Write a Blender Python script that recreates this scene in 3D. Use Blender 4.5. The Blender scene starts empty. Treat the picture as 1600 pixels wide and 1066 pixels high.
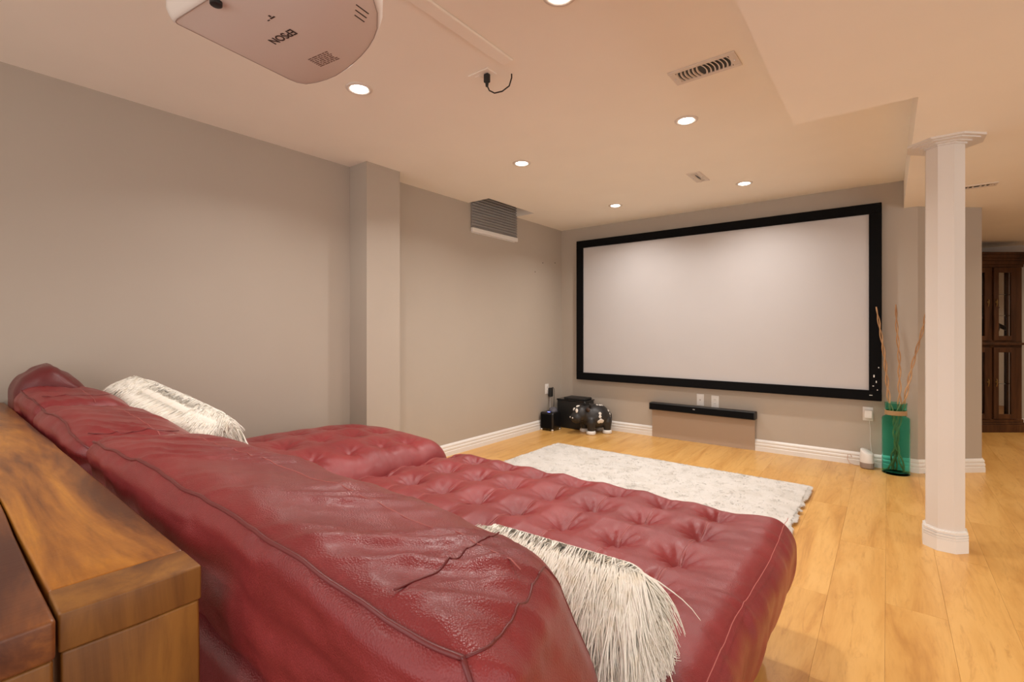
import bpy, math, random
import numpy as np
from mathutils import Vector, Matrix

# ---------------------------------------------------------------- camera, world, light, exposure
scene = bpy.context.scene
COL = scene.collection
rnd = random.Random(7)
R = math.radians

cam_data = bpy.data.cameras.new('camera')
cam = bpy.data.objects.new('camera', cam_data)
COL.objects.link(cam)
cam.location = (0, 0, 1.12)
cam.rotation_euler = (R(90), 0, R(37.944))
cam_data.sensor_width = 36
cam_data.lens = 752.85 / 1600 * 36
cam_data.shift_y = -18 / 1600
cam_data.clip_start = 0.02
scene.camera = cam

world = bpy.data.worlds.new('world')
scene.world = world
world.use_nodes = True
bg = world.node_tree.nodes['Background']
bg.inputs['Color'].default_value = (1.0, 0.94, 0.89, 1)
bg.inputs['Strength'].default_value = 1.06

LIGHT_COLOR = (1.0, 0.94, 0.885)
CAN_POWER = 5.8
LAMPS = [(-2.04, 1.40), (-0.91, 1.44), (-2.045, 2.735), (-0.895, 2.745), (-2.04, 4.215), (-0.912, 4.215)]


def can_light(x, y, z, power, color=LIGHT_COLOR):
    ld = bpy.data.lights.new('can_bulb', 'AREA')
    ld.shape = 'DISK'
    ld.size = 0.09
    ld.energy = power
    ld.color = color
    ld.spread = R(142)
    o = bpy.data.objects.new('can_bulb', ld)
    o.location = (x, y, z)
    COL.objects.link(o)
    return o


for lx, ly in LAMPS:
    can_light(lx, ly, 2.285, CAN_POWER)
# unseen cans for the rest of the basement; far-room one added to brighten it
for lx, ly in [(1.5, 5.6), (2.0, 7.0), (1.9, 3.4), (1.6, 1.0), (0.6, -1.2), (-1.6, -0.9)]:
    can_light(lx, ly, 2.06 if lx > 0 else 2.285, CAN_POWER, (1.0, 0.84, 0.66) if ly > 3 else LIGHT_COLOR)

vs = scene.view_settings
vs.view_transform = 'Standard'
vs.look = 'None'
vs.gamma = 1
vs.use_curve_mapping = False
vs.exposure = 0.75

# ---------------------------------------------------------------- noise and mesh helpers


def _hash(ix, iy, seed):
    n = (ix.astype(np.int64) * 374761393 + iy.astype(np.int64) * 668265263 + seed * 974711) & 0x7fffffff
    n = ((n ^ (n >> 13)) * 1274126177) & 0x7fffffff
    return ((n ^ (n >> 16)) & 0xffff) / 65535.0


def vnoise(x, y, seed=0):
    x = np.asarray(x, float)
    y = np.asarray(y, float)
    ix, iy = np.floor(x), np.floor(y)
    fx, fy = x - ix, y - iy
    fx = fx * fx * fx * (fx * (fx * 6 - 15) + 10)
    fy = fy * fy * fy * (fy * (fy * 6 - 15) + 10)
    a = _hash(ix, iy, seed)
    b = _hash(ix + 1, iy, seed)
    c = _hash(ix, iy + 1, seed)
    d = _hash(ix + 1, iy + 1, seed)
    return (a + (b - a) * fx + (c - a) * fy + (a - b - c + d) * fx * fy) * 2 - 1


def fbm(x, y, seed=0, o=3):
    s, a = 0, 1.0
    for k in range(o):
        s = s + a * vnoise(x * 2 ** k, y * 2 ** k, seed + k * 17)
        a *= .5
    return s


def rbox(sx, sy, sz, r, res=1.0, k=3):
    """rounded box centred at the origin -> verts, quads"""
    h = np.array([sx, sy, sz]) / 2
    r = min(r, min(h) * .999)
    ax = []
    for i in range(3):
        inn = h[i] - r
        n = max(1, int(round(2 * inn / res)))
        core = np.linspace(-inn, inn, n + 1)
        off = r * np.tan(np.linspace(0, math.pi / 4, k + 1))[1:] if r > 0 else np.array([])
        ax.append(np.concatenate([-inn - off[::-1], core, inn + off]))
    V, F, base = [], [], 0
    for i in range(3):
        j, l = (i + 1) % 3, (i + 2) % 3
        for sgn in (-1, 1):
            A, B = np.meshgrid(ax[j], ax[l], indexing='ij')
            P = np.zeros((A.size, 3))
            P[:, i] = sgn * h[i]
            P[:, j] = A.ravel()
            P[:, l] = B.ravel()
            na, nb = A.shape
            ii, jj = np.meshgrid(np.arange(na - 1), np.arange(nb - 1), indexing='ij')
            q0 = (ii * nb + jj).ravel() + base
            q = np.stack([q0, q0 + nb, q0 + nb + 1, q0 + 1], 1)
            if sgn < 0:
                q = q[:, ::-1]
            V.append(P)
            F.append(q)
            base += len(P)
    V = np.concatenate(V)
    F = np.concatenate(F)
    inner = np.clip(V, -(h - r), h - r)
    d = V - inner
    ln = np.linalg.norm(d, axis=1, keepdims=True)
    if r > 0:
        V = inner + d * (r / np.maximum(ln, 1e-9))
    key = np.round(V / 1e-5).astype(np.int64)
    _, idx, inv = np.unique(key, axis=0, return_index=True, return_inverse=True)
    V = V[idx]
    F = inv.reshape(-1)[F]
    return V, F


def smooth_path(P, n):
    P = np.array(P)
    d = np.concatenate([[0], np.cumsum(np.linalg.norm(np.diff(P, axis=0), axis=1))])
    t = np.linspace(0, d[-1], n)
    Q = np.stack([np.interp(t, d, P[:, i]) for i in range(3)], 1)
    for _ in range(3):
        Q[1:-1] = (Q[:-2] + 2 * Q[1:-1] + Q[2:]) / 4
    return Q, t


class MB:
    """collects shapes, links them as ONE mesh object"""

    def __init__(self):
        self.v, self.f, self.n = [], [], 0

    def add(self, V, F, M=None):
        V = np.asarray(V, float)
        if M is not None:
            M = np.array(M)
            V = V @ M[:3, :3].T + M[:3, 3]
        self.v.append(V)
        for q in F:
            self.f.append(tuple(int(i) + self.n for i in q))
        self.n += len(V)
        return self

    def box(self, x0, x1, y0, y1, z0, z1, r=0.0, k=2, M=None):
        V, F = rbox(x1 - x0, y1 - y0, z1 - z0, r, 10, k if r > 0 else 0)
        V = V + np.array([(x0 + x1) / 2, (y0 + y1) / 2, (z0 + z1) / 2])
        return self.add(V, F, M)

    def lathe(self, prof, n=24, M=None, close=True):
        """prof: list of (radius, z) bottom to top, outside"""
        V, F = [], []
        m = len(prof)
        for (r, z) in prof:
            for i in range(n):
                a = 2 * math.pi * i / n
                V.append((r * math.cos(a), r * math.sin(a), z))
        for j in range(m - 1):
            for i in range(n):
                a, b = j * n + i, j * n + (i + 1) % n
                F.append((a, b, b + n, a + n))
        if close:
            F.append(tuple(range(n - 1, -1, -1)))
            F.append(tuple((m - 1) * n + i for i in range(n)))
        return self.add(V, F, M)

    def prism(self, poly, z0, z1, M=None):
        n = len(poly)
        V = [(x, y, z0) for x, y in poly] + [(x, y, z1) for x, y in poly]
        F = [tuple(range(n - 1, -1, -1)), tuple(range(n, 2 * n))]
        for i in range(n):
            j = (i + 1) % n
            F.append((i, j, j + n, i + n))
        return self.add(V, F, M)

    def tube(self, pts, r, n=8, M=None):
        """r a number or one per point"""
        pts = [Vector(p) for p in pts]
        m = len(pts)
        rr = [r] * m if np.isscalar(r) else list(r)
        V, F = [], []
        up = None
        for i, p in enumerate(pts):
            t = (pts[min(i + 1, m - 1)] - pts[max(i - 1, 0)])
            if t.length < 1e-9:
                t = Vector((0, 0, 1))
            t.normalize()
            if up is None:
                up = Vector((0, 0, 1)) if abs(t.z) < .9 else Vector((1, 0, 0))
            a = t.cross(up)
            if a.length < 1e-6:
                a = t.cross(Vector((0, 1, 0)))
            a.normalize()
            b = a.cross(t)
            up = b
            for q in range(n):
                w = 2 * math.pi * q / n
                V.append(tuple(p + (a * math.cos(w) + b * math.sin(w)) * rr[i]))
        for i in range(m - 1):
            for q in range(n):
                c, d = i * n + q, i * n + (q + 1) % n
                F.append((c, c + n, d + n, d))
        F.append(tuple(range(n)))
        F.append(tuple((m - 1) * n + q for q in range(n - 1, -1, -1)))
        return self.add(V, F, M)

    def ball(self, c, rad, n=16, m=10, M=None):
        rx, ry, rz = (rad,) * 3 if np.isscalar(rad) else rad
        V, F = [(c[0], c[1], c[2] - rz)], []
        for j in range(1, m):
            t = math.pi * j / m
            for i in range(n):
                a = 2 * math.pi * i / n
                V.append((c[0] + rx * math.sin(t) * math.cos(a), c[1] + ry * math.sin(t) * math.sin(a), c[2] - rz * math.cos(t)))
        V.append((c[0], c[1], c[2] + rz))
        for i in range(n):
            F.append((0, 1 + (i + 1) % n, 1 + i))
            for j in range(m - 2):
                a, b = 1 + j * n + i, 1 + j * n + (i + 1) % n
                F.append((a, b, b + n, a + n))
            F.append((1 + (m - 2) * n + i, 1 + (m - 2) * n + (i + 1) % n, len(V) - 1))
        return self.add(V, F, M)

    def build(self, name, mat, parent=None, smooth=None, loc=None):
        V = np.concatenate(self.v) if self.v else np.zeros((0, 3))
        return mesh_obj(name, V, self.f, mat, parent, smooth, loc)


def mesh_obj(name, V, F, mat, parent=None, smooth=None, loc=None):
    """smooth: None = flat, angle in degrees, or 180 for all smooth"""
    me = bpy.data.meshes.new(name)
    me.from_pydata(V.tolist() if hasattr(V, 'tolist') else V, [], F.tolist() if hasattr(F, 'tolist') else F)
    if smooth:
        me.polygons.foreach_set('use_smooth', [True] * len(me.polygons))
        if smooth < 180:
            try:
                me.set_sharp_from_angle(angle=R(smooth))
            except Exception:
                pass
    me.update()
    if mat:
        me.materials.append(mat)
    o = bpy.data.objects.new(name, me)
    COL.objects.link(o)
    if parent is not None:
        o.parent = parent
    if loc:
        o.location = loc
    return o


def tag(o, label=None, cat=None, group=None, kind=None):
    if label:
        o['label'] = label
    if cat:
        o['category'] = cat
    if group:
        o['group'] = group
    if kind:
        o['kind'] = kind
    return o


def thing(name, label, cat, loc=(0, 0, 0), rz=0, group=None):
    o = bpy.data.objects.new(name, None)
    o.empty_display_size = .1
    COL.objects.link(o)
    o.location = loc
    o.rotation_euler = (0, 0, rz)
    return tag(o, label, cat, group)


def dup(root, loc, rz=0, label=None):
    r = root.copy()
    COL.objects.link(r)
    r.location = loc
    r.rotation_euler = (0, 0, rz)
    if label:
        r['label'] = label
    for ch in list(root.children):
        c = ch.copy()
        COL.objects.link(c)
        c.parent = r
        for g in list(ch.children):
            d = g.copy()
            COL.objects.link(d)
            d.parent = c
    return r


# ---------------------------------------------------------------- materials


class Mat:
    def __init__(self, name, color=(.8, .8, .8), rough=.5, metal=0.0, **kw):
        self.m = bpy.data.materials.new(name)
        self.m.use_nodes = True
        self.t = self.m.node_tree
        self.N, self.L = self.t.nodes, self.t.links
        self.b = self.N['Principled BSDF']
        self.b.inputs['Base Color'].default_value = (*color, 1)
        self.b.inputs['Roughness'].default_value = rough
        self.b.inputs['Metallic'].default_value = metal
        for k, v in kw.items():
            self.b.inputs[k.replace('_', ' ')].default_value = v

    def node(self, typ, **kw):
        n = self.N.new(typ)
        for k, v in kw.items():
            if k in n.inputs:
                n.inputs[k].default_value = v
            else:
                setattr(n, k, v)
        return n

    def coords(self, scale=(1, 1, 1), rot=(0, 0, 0), out='Object'):
        tc = self.N.new('ShaderNodeTexCoord')
        mp = self.N.new('ShaderNodeMapping')
        mp.inputs['Scale'].default_value = scale
        mp.inputs['Rotation'].default_value = rot
        self.L.new(tc.outputs[out], mp.inputs['Vector'])
        return mp.outputs['Vector']

    def noise(self, vec, scale, detail=4, rough=.5, dist=0):
        n = self.N.new('ShaderNodeTexNoise')
        n.inputs['Scale'].default_value = scale
        n.inputs['Detail'].default_value = detail
        n.inputs['Roughness'].default_value = rough
        n.inputs['Distortion'].default_value = dist
        self.L.new(vec, n.inputs['Vector'])
        return n.outputs['Fac']

    def ramp(self, fac, stops):
        n = self.N.new('ShaderNodeValToRGB')
        e = n.color_ramp.elements
        while len(e) < len(stops):
            e.new(.5)
        for el, (p, c) in zip(e, stops):
            el.position = p
            el.color = (*c, 1) if len(c) == 3 else c
        self.L.new(fac, n.inputs['Fac'])
        return n.outputs['Color']

    def mix(self, a, b, fac, mode='MIX'):
        n = self.N.new('ShaderNodeMix')
        n.data_type = 'RGBA'
        n.blend_type = mode
        for sock, val in ((n.inputs[6], a), (n.inputs[7], b), (n.inputs[0], fac)):
            if hasattr(val, 'is_output'):
                self.L.new(val, sock)
            else:
                sock.default_value = val if not isinstance(val, tuple) else (*val, 1)
        return n.outputs[2]

    def color(self, sock):
        self.L.new(sock, self.b.inputs['Base Color'])

    def bump(self, fac, strength=.2, dist=.002):
        n = self.N.new('ShaderNodeBump')
        n.inputs['Strength'].default_value = strength
        n.inputs['Distance'].default_value = dist
        self.L.new(fac, n.inputs['Height'])
        prev = self.b.inputs['Normal'].links
        if prev:
            self.L.new(prev[0].from_socket, n.inputs['Normal'])
        self.L.new(n.outputs['Normal'], self.b.inputs['Normal'])


def paint(name, color, rough=.6, bump=.06):
    M = Mat(name, color, rough)
    v = M.coords()
    n = M.noise(v, 3.0, 3)
    M.color(M.mix(tuple(c * .97 for c in color), tuple(min(1, c * 1.03) for c in color), n))
    M.bump(M.noise(v, 260, 2), bump, .001)
    return M.m


def leather(name, dark, light):
    M = Mat(name, light, .4)
    M.b.inputs['Specular IOR Level'].default_value = .38
    M.b.inputs['Coat Weight'].default_value = .08
    M.b.inputs['Coat Roughness'].default_value = .24
    v = M.coords()
    n = M.noise(v, 5, 5, .6)
    f = M.noise(v, 90, 3)
    c = M.mix(dark, light, M.ramp(n, [(.3, (0, 0, 0)), (.7, (1, 1, 1))]))
    M.color(M.mix(c, tuple(x * 1.12 for x in light), M.ramp(f, [(.55, (0, 0, 0)), (.8, (.5, .5, .5))])))
    r = M.ramp(M.noise(v, 14, 4), [(.3, (.30,) * 3), (.75, (.44,) * 3)])
    M.L.new(r, M.b.inputs['Roughness'])
    vo = M.N.new('ShaderNodeTexVoronoi')
    vo.inputs['Scale'].default_value = 420
    M.L.new(v, vo.inputs['Vector'])
    M.bump(vo.outputs['Distance'], .5, .0010)
    M.bump(M.noise(v, 38, 4), .35, .0025)
    return M.m


M_wall = paint('greige_paint', (.465, .405, .34), .55)
M_ceiling = paint('ceiling_paint', (.94, .88, .78), .7, .03)
M_trim = paint('trim_paint', (.82, .80, .77), .35, .01)
M_column = paint('column_paint', (.74, .69, .64), .4, .02)
M_white = Mat('white_plastic', (.80, .78, .75), .35).m
M_slot = Mat('dark_slot', (.03, .028, .025), .6).m
M_black = Mat('black_velvet', (.004, .004, .0045), .85, 0.0, Specular_IOR_Level=.12).m
M_blackgloss = Mat('black_plastic', (.008, .008, .009), .18).m
M_blackmatt = Mat('matt_black_plastic', (.012, .012, .012), .5).m
M_cord = Mat('black_cord', (.01, .008, .006), .5).m
M_chrome = Mat('chrome', (.75, .74, .72), .2, 1.0).m
M_mirror = Mat('mirror', (.9, .9, .88), .03, 1.0).m
M_screen = paint('screen_fabric', (.535, .51, .505), .75, .02)
M_leather = leather('burgundy_leather', (.185, .021, .024), (.265, .034, .037))
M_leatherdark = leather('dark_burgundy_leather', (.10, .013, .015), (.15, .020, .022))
M_seam = Mat('seam_thread', (.42, .12, .11), .5).m
M_piping = Mat('leather_piping', (.15, .02, .022), .4).m


def wood(name, stops, along='X', scale=1.0, rough=.35, sawmarks=True, per_object=False):
    M = Mat(name, stops[0][1], rough)
    sc = {'X': (1.2, 9, 9), 'Y': (9, 1.2, 9), 'Z': (9, 9, 1.2)}[along]
    v = M.coords(tuple(s * scale for s in sc))
    if per_object:
        oi = M.N.new('ShaderNodeObjectInfo')
        ad = M.N.new('ShaderNodeVectorMath')
        ad.operation = 'MULTIPLY_ADD'
        cb = M.N.new('ShaderNodeCombineXYZ')
        for i in range(3):
            M.L.new(oi.outputs['Random'], cb.inputs[i])
        M.L.new(cb.outputs[0], ad.inputs[0])
        ad.inputs[1].default_value = (31, 57, 13)
        M.L.new(v, ad.inputs[2])
        v = ad.outputs[0]
    n = M.noise(v, 1.0, 6, .62, .7)
    c = M.ramp(n, stops)
    fine = M.noise(v, 7, 5, .6)
    c = M.mix(c, stops[0][1], M.ramp(fine, [(.5, (0, 0, 0)), (.8, (.45, .45, .45))]))
    if per_object:
        tint = M.ramp(oi.outputs['Random'], [(0, (.94, .93, .91)), (1, (1.0, 1.0, 1.0))])
        c = M.mix(c, tint, 1.0, 'MULTIPLY')
    if per_object and not sawmarks:
        streak = M.noise(v, 2.3, 4, .7, 1.6)
        c = M.mix(c, (.44, .20, .05), M.ramp(streak, [(.56, (0, 0, 0)), (.72, (.55, .55, .55))]))
    M.color(c)
    M.bump(fine, .12, .001)
    if sawmarks:
        w = M.coords({'X': (130, 3, 3), 'Y': (3, 130, 3), 'Z': (3, 3, 130)}[along])
        M.bump(M.noise(w, 1, 2), .12, .0015)
    return M


M_floor = wood('maple_laminate', [(.30, (.50, .24, .06)), (.42, (.66, .355, .10)), (.56, (.74, .43, .135)), (.75, (.78, .47, .16))],
               'Y', .9, .30, False, True)
M_floor.b.inputs['Specular IOR Level'].default_value = .4
M_floor = M_floor.m
M_floorbase = Mat('floor_joint', (.22, .10, .03), .6).m
M_table = wood('stained_mango_wood', [(.34, (.10, .030, .008)), (.45, (.27, .095, .017)), (.55, (.42, .165, .026)), (.72, (.72, .32, .038))],
               'X', 1.1, .33, True, True).m
M_tabledark = wood('dark_stained_mango_wood', [(.34, (.075, .022, .012)), (.48, (.17, .058, .022)), (.6, (.33, .12, .028)), (.75, (.52, .22, .04))],
                   'X', 1.1, .36, True, True).m
M_tableend = wood('stained_mango_wood_upright', [(.30, (.10, .035, .008)), (.5, (.22, .09, .02)), (.7, (.36, .16, .03))],
                  'Z', 1.1, .4, True, True).m
M_cabinet = wood('walnut_cabinet', [(.3, (.035, .014, .006)), (.55, (.085, .034, .014)), (.8, (.15, .065, .026))], 'Z', 1.0, .45, False)
M_cabinet.b.inputs['Specular IOR Level'].default_value = .25
M_cabinet = M_cabinet.m


def srgb(r, g, b):
    f = lambda c: (c / 255 / 12.92) if c <= 10 else ((c / 255 + .055) / 1.055) ** 2.4
    return (f(r), f(g), f(b))


Mg = Mat('emerald_glass', (.36, .84, .74), .04)
Mg.b.inputs['Transmission Weight'].default_value = 1.0
Mg.b.inputs['IOR'].default_value = 1.08
M_green = Mg.m
Mg = Mat('clear_glass', (1, 1, 1), .02)
Mg.b.inputs['Transmission Weight'].default_value = 1.0
Mg.b.inputs['IOR'].default_value = 1.06
M_glass = Mg.m
Me = Mat('lamp_glow', (1, 1, 1), .5)
Me.b.inputs['Emission Color'].default_value = (1, .96, .9, 1)
Me.b.inputs['Emission Strength'].default_value = 9
M_glow = Me.m
Me = Mat('glint_glow', (.1, .1, .6), .3)
Me.b.inputs['Emission Color'].default_value = (.25, .3, 1, 1)
Me.b.inputs['Emission Strength'].default_value = 1.5
M_blue = Me.m

# ---------------------------------------------------------------- room shell
XL, YB, H, HS = -3.08, 4.917, 2.30, 2.082       # left wall, back wall, ceiling, lower ceiling
YF, XR, YFAR = -2.2, 3.4, 7.9

floor = MB().box(XL - .1, XR, YF, YFAR + .1, -.06, -.004).build('floor', M_floorbase)
tag(floor, kind='structure')
PW, PL = .192, 1.28
pm = None
V, F = rbox(PW - .0004, PL - .0005, .02, .0006, 10, 1)
i = 0
x = XL
while x < 2.2:
    off = (i * .47) % 1.0 * PL
    y = .6 - off
    while y < YFAR:
        y0, y1 = y, y + PL
        # planks hidden for good under the sofa and past the walls are left out
        hidden = y1 < 1.5 or (x + PW < -.45 and y1 < 1.85) or (x < .3 and y0 > YB + .25) or (x > .3 + .23 * y1)
        if not hidden:
            xa, xb, ya, yb = x, x + PW, y0, y1
            if xa + PW > XL and pm is None:
                pass
            if yb > YFAR:
                ya, yb = ya, YFAR
            if x < .19 and yb > YB:
                yb = YB
            if yb - ya > .01:
                if abs((yb - ya) - PL) < 1e-6:
                    if pm is None:
                        p = mesh_obj('plank', V, F, M_floor, floor)
                        pm = p.data
                    else:
                        p = bpy.data.objects.new('plank', pm)
                        COL.objects.link(p)
                        p.parent = floor
                else:
                    v2, f2 = rbox(PW - .0004, yb - ya - .0005, .02, .0006, 10, 1)
                    p = mesh_obj('plank', v2, f2, M_floor, floor)
                p.location = ((xa + xb) / 2, (ya + yb) / 2, -.010)
        y += PL
    x += PW
    i += 1

# left wall with the basement window hole and the square pilaster
WY0, WY1, WZ0, WZ1 = 3.33, 4.0, 2.03, 2.50
w = MB()
w.box(XL - .25, XL, YF, WY0, -.02, 2.55)
w.box(XL - .25, XL, WY1, YB + .2, -.02, 2.55)
w.box(XL - .25, XL, WY0, WY1, -.02, WZ0)
wl = tag(w.build('wall_left', M_wall), kind='structure')
pil = MB().box(XL - .01, -2.877, 2.035, 2.325, 0, H + .01).build('pilaster', M_wall, wl)

# back wall, its diagonal end, the return behind it, and the far room
DG = [(0.186, YB), (0.585, 5.27)]
w = MB().prism([(XL, YB), DG[0], DG[1], (.585, YFAR + .1), (.45, YFAR + .1), (.45, 5.33), (.13, YB + .13), (XL, YB + .13)], -.02, H + .02)
tag(w.build('wall_back', M_wall), kind='structure')
tag(MB().box(.45, XR, YFAR, YFAR + .1, -.02, 2.3).build('wall_far', M_wall), kind='structure')

tag(MB().box(XR, XR + .1, 3.2, YFAR + .1, -.02, 2.3).build('wall_right', M_wall), kind='structure')

# ceiling: main slab with a notch over the window, lower ceiling to the right
NX, NY0, NY1 = -2.83, 3.29, 4.0
c = MB()
c.box(NX, .10, YF, YB + .1, H, H + .3)
c.box(XL - .1, NX, YF, NY0, H, H + .3)
c.box(XL - .1, NX, NY1, YB + .1, H, H + .3)
c.box(XL - .1, NX, NY0, NY1, 2.55, 2.6)
ce = tag(c.build('ceiling', M_ceiling), kind='structure')
s = MB()
s.prism([(-.35, YF), (XR, YF), (XR, YFAR + .1), (.10, YFAR + .1), (.10, 2.605), (-.35, 2.605)], HS, HS + .5)
so = s.build('dropped_ceiling', M_ceiling, ce)

# window: frame, pane, sill
wd = tag(bpy.data.objects.new('window_1', None), kind='structure')
COL.objects.link(wd)
f = MB()
xg = XL - .14
f.box(xg - .03, xg + .03, WY0, WY1, WZ0, WZ0 + .05, .004)
f.box(xg - .03, xg + .03, WY0, WY1, WZ1 - .05, WZ1, .004)
f.box(xg - .03, xg + .03, WY0, WY0 + .05, WZ0 + .05, WZ1 - .05, .004)
f.box(xg - .03, xg + .03, WY1 - .05, WY1, WZ0 + .05, WZ1 - .05, .004)
f.build('window_frame', M_white, wd)
MB().box(xg - .004, xg + .004, WY0 + .045, WY1 - .045, WZ0 + .045, WZ1 - .045).build('pane', M_glass, wd)
MB().box(XL - .11, XL, WY0, WY1, WZ0, WZ0 + .015, .003).build('window_sill', M_trim, wd)


def profile_run(name, pts, normals, prof, mat):
    """sweep a wall-trim profile (out, z) along a floor polyline; normals point into the room at each point (mitred)"""
    V, F = [], []
    n = len(prof)
    for (x, y), (nx, ny) in zip(pts, normals):
        for (o, z) in prof:
            V.append((x + nx * o, y + ny * o, z))
    for i in range(len(pts) - 1):
        for j in range(n - 1):
            a = i * n + j
            F.append((a, a + n, a + n + 1, a + 1))
    F.append(tuple(range(n)))
    F.append(tuple((len(pts) - 1) * n + j for j in range(n - 1, -1, -1)))
    o = mesh_obj(name, V, F, mat)
    bm_fix(o)
    return tag(o, kind='structure')


def bm_fix(o):
    import bmesh
    bm = bmesh.new()
    bm.from_mesh(o.data)
    bmesh.ops.recalc_face_normals(bm, faces=bm.faces)
    bm.to_mesh(o.data)
    bm.free()


BP = [(0, 0), (.020, 0), (.020, .038), (.016, .043), (.016, .047), (.019, .051), (.019, .064), (.013, .072), (.013, .076),
      (.016, .080), (.015, .090), (.009, .098), (.004, .104), (0, .104)]
profile_run('baseboard_left', [(XL, 2.325), (XL, YB)], [(1, 0), (1, -1)], BP, M_trim)
k = math.tan(R(90 - 46.5) / 2)
dn = Vector((DG[1][1] - DG[0][1], -(DG[1][0] - DG[0][0]))).normalized()
mit = (Vector((0, -1)) + dn)
mit = mit / mit.dot(Vector((0, -1)))
e = MB()
profile_run('baseboard_back', [(XL, YB), DG[0]], [(1, -1), (mit.x, mit.y)], BP, M_trim)
dd = Vector((DG[1][0] - DG[0][0], DG[1][1] - DG[0][1])).normalized()
profile_run('baseboard_end', [DG[0], (DG[1][0], DG[1][1]), (DG[1][0], YFAR)], [(mit.x, mit.y), (1, dn.y * .3 - .38), (1, 0)], BP, M_trim)
profile_run('baseboard_far', [(.585, YFAR), (XR, YFAR)], [(0, -1), (0, -1)], BP, M_trim)

# ---------------------------------------------------------------- support column


def octagon(w, cx=0, cy=0):
    a = w / 2
    b = a * math.tan(math.pi / 8)
    return [(cx + x, cy + y) for x, y in [(a, -b), (a, b), (b, a), (-b, a), (-a, b), (-a, -b), (-b, -a), (b, -a)]]


col = thing('support_column', 'white octagonal support column standing alone on the laminate floor', 'column', (.232, 3.338, 0))
tag(col, kind='thing')
MB().prism(octagon(.150), .0, HS).build('shaft', M_column, col)
b = MB()
for w_, z0, z1 in [(.176, 0, .062), (.170, .062, .066), (.176, .066, .074), (.168, .074, .078), (.176, .078, .086), (.163, .086, .091), (.172, .091, .102), (.158, .102, .108)]:
    b.prism(octagon(w_), z0, z1)
b.build('base', M_trim, col)
b = MB()
for w_, z0, z1 in [(.165, HS - .030, HS - .022), (.20, HS - .022, HS - .016), (.26, HS - .016, HS - .010), (.30, HS - .010, HS)]:
    b.prism(octagon(w_), z0, z1)
b.build('capital', M_column, col)

# ---------------------------------------------------------------- sectional sofa
sofa = thing('sectional_sofa', 'burgundy leather sectional sofa with deep button-tufted seats and loose back cushions', 'sofa', (0, 0, 0))


def tuft(x, y, cols, rows, depth, sx, sy, seam):
    ci = np.argmin(np.abs(x[:, None] - np.array(cols)[None]), 1)
    ri = np.argmin(np.abs(y[:, None] - np.array(rows)[None]), 1)
    dx = (x - np.array(cols)[ci]) / sx
    dy = (y - np.array(rows)[ri]) / sy
    d = np.sqrt(dx * dx + dy * dy)
    th = np.arctan2(dy, dx)
    h = -depth * np.exp(-d / .21) - depth * .28 * np.exp(-(d / .42) ** 2)
    # folds that radiate from each pull
    h += depth * .12 * np.cos(th * 9 + ci * 1.3 + ri * 2.1) * np.exp(-((d - .2) / .15) ** 2)
    inr = (y > min(rows) - .25 * sy) & (y < max(rows) + .1)
    inc = (x > min(cols) - .1) & (x < max(cols) + .1)
    h -= seam * np.exp(-np.abs(dx) / .045) * inc * np.clip((max(rows) + .10 - y) / .08, 0, 1)
    h -= seam * 1.1 * np.exp(-np.abs(dy) / .075) * np.exp(-(np.abs(dx) / .42) ** 2 * .5)
    return h


def seat(name, x0, x1, y0, y1, z0, z1, r, cols, rows, depth, sx, sy, seam, crown, seed, res=.009):
    V, F = rbox(x1 - x0, y1 - y0, z1 - z0, r, res, 9)
    V += np.array([(x0 + x1) / 2, (y0 + y1) / 2, (z0 + z1) / 2])
    x, y, z = V[:, 0].copy(), V[:, 1].copy(), V[:, 2].copy()

    def top(x, y):
        u = np.clip(np.abs(2 * (x - x0) / (x1 - x0) - 1), 0, 1)
        v = np.clip(np.abs(2 * (y - y0) / (y1 - y0) - 1), 0, 1)
        h = crown * (1 - u ** 2.2) * (1 - v ** 2.6)
        h = h + tuft(x, y, cols, rows, depth, sx, sy, seam)
        h = h + .0035 * fbm(x * 6, y * 6, seed)
        # gathered wrinkles near the edges
        edge = np.clip(u * 1.0 - .72, 0, .28) / .28
        h = h + .0045 * vnoise(y * 34 + 3 * vnoise(x * 5, y * 5, seed), x * 7, seed + 5) * edge
        bk = np.clip((rows[-1] - .0 - y) / .2, 0, 1) * np.clip((x0 + .75 * (x1 - x0) - x) / .4, 0, 1)
        h = h + .011 * vnoise((x * .8 + y * .9) * 17 + 1.3 * vnoise(x * 4, y * 4, seed + 2), (x - y) * 3, seed + 9) * bk
        return h
    tmask = np.clip((z - (z1 - r * 1.05)) / (r * .8), 0, 1)
    V[:, 2] += top(x, y) * tmask
    # side bulge and vertical gathers
    side = np.clip((z1 - z) / (z1 - z0), 0, 1)
    blg = np.sin(np.clip(side, 0, 1) * math.pi)
    for ax, lo, hi, other in ((0, x0, x1, y), (1, y0, y1, x)):
        q = (V[:, ax] - (lo + hi) / 2) / ((hi - lo) / 2)
        m = np.clip((np.abs(q) - .9) / .1, 0, 1) * np.sign(q)
        V[:, ax] += m * (.010 * blg - .055 * side ** 1.5 + .009 * vnoise(other * 19, z * 4, seed + 3) * (.3 + blg))
    o = mesh_obj(name, V, F, M_leather, sofa, 180)
    return o, (lambda x, y: z1 + top(np.atleast_1d(np.asarray(x, float)), np.atleast_1d(np.asarray(y, float))))


RC = [-.487 - .196 * i for i in range(8)]
RR = [1.83, 1.63, 1.415, 1.20, .99]
st, ztop = seat('seat', -1.925, -.243, .46, 1.955, .15, .462, .085, RC, RR, .046, .196, .21, .0055, .012, 11)
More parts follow.
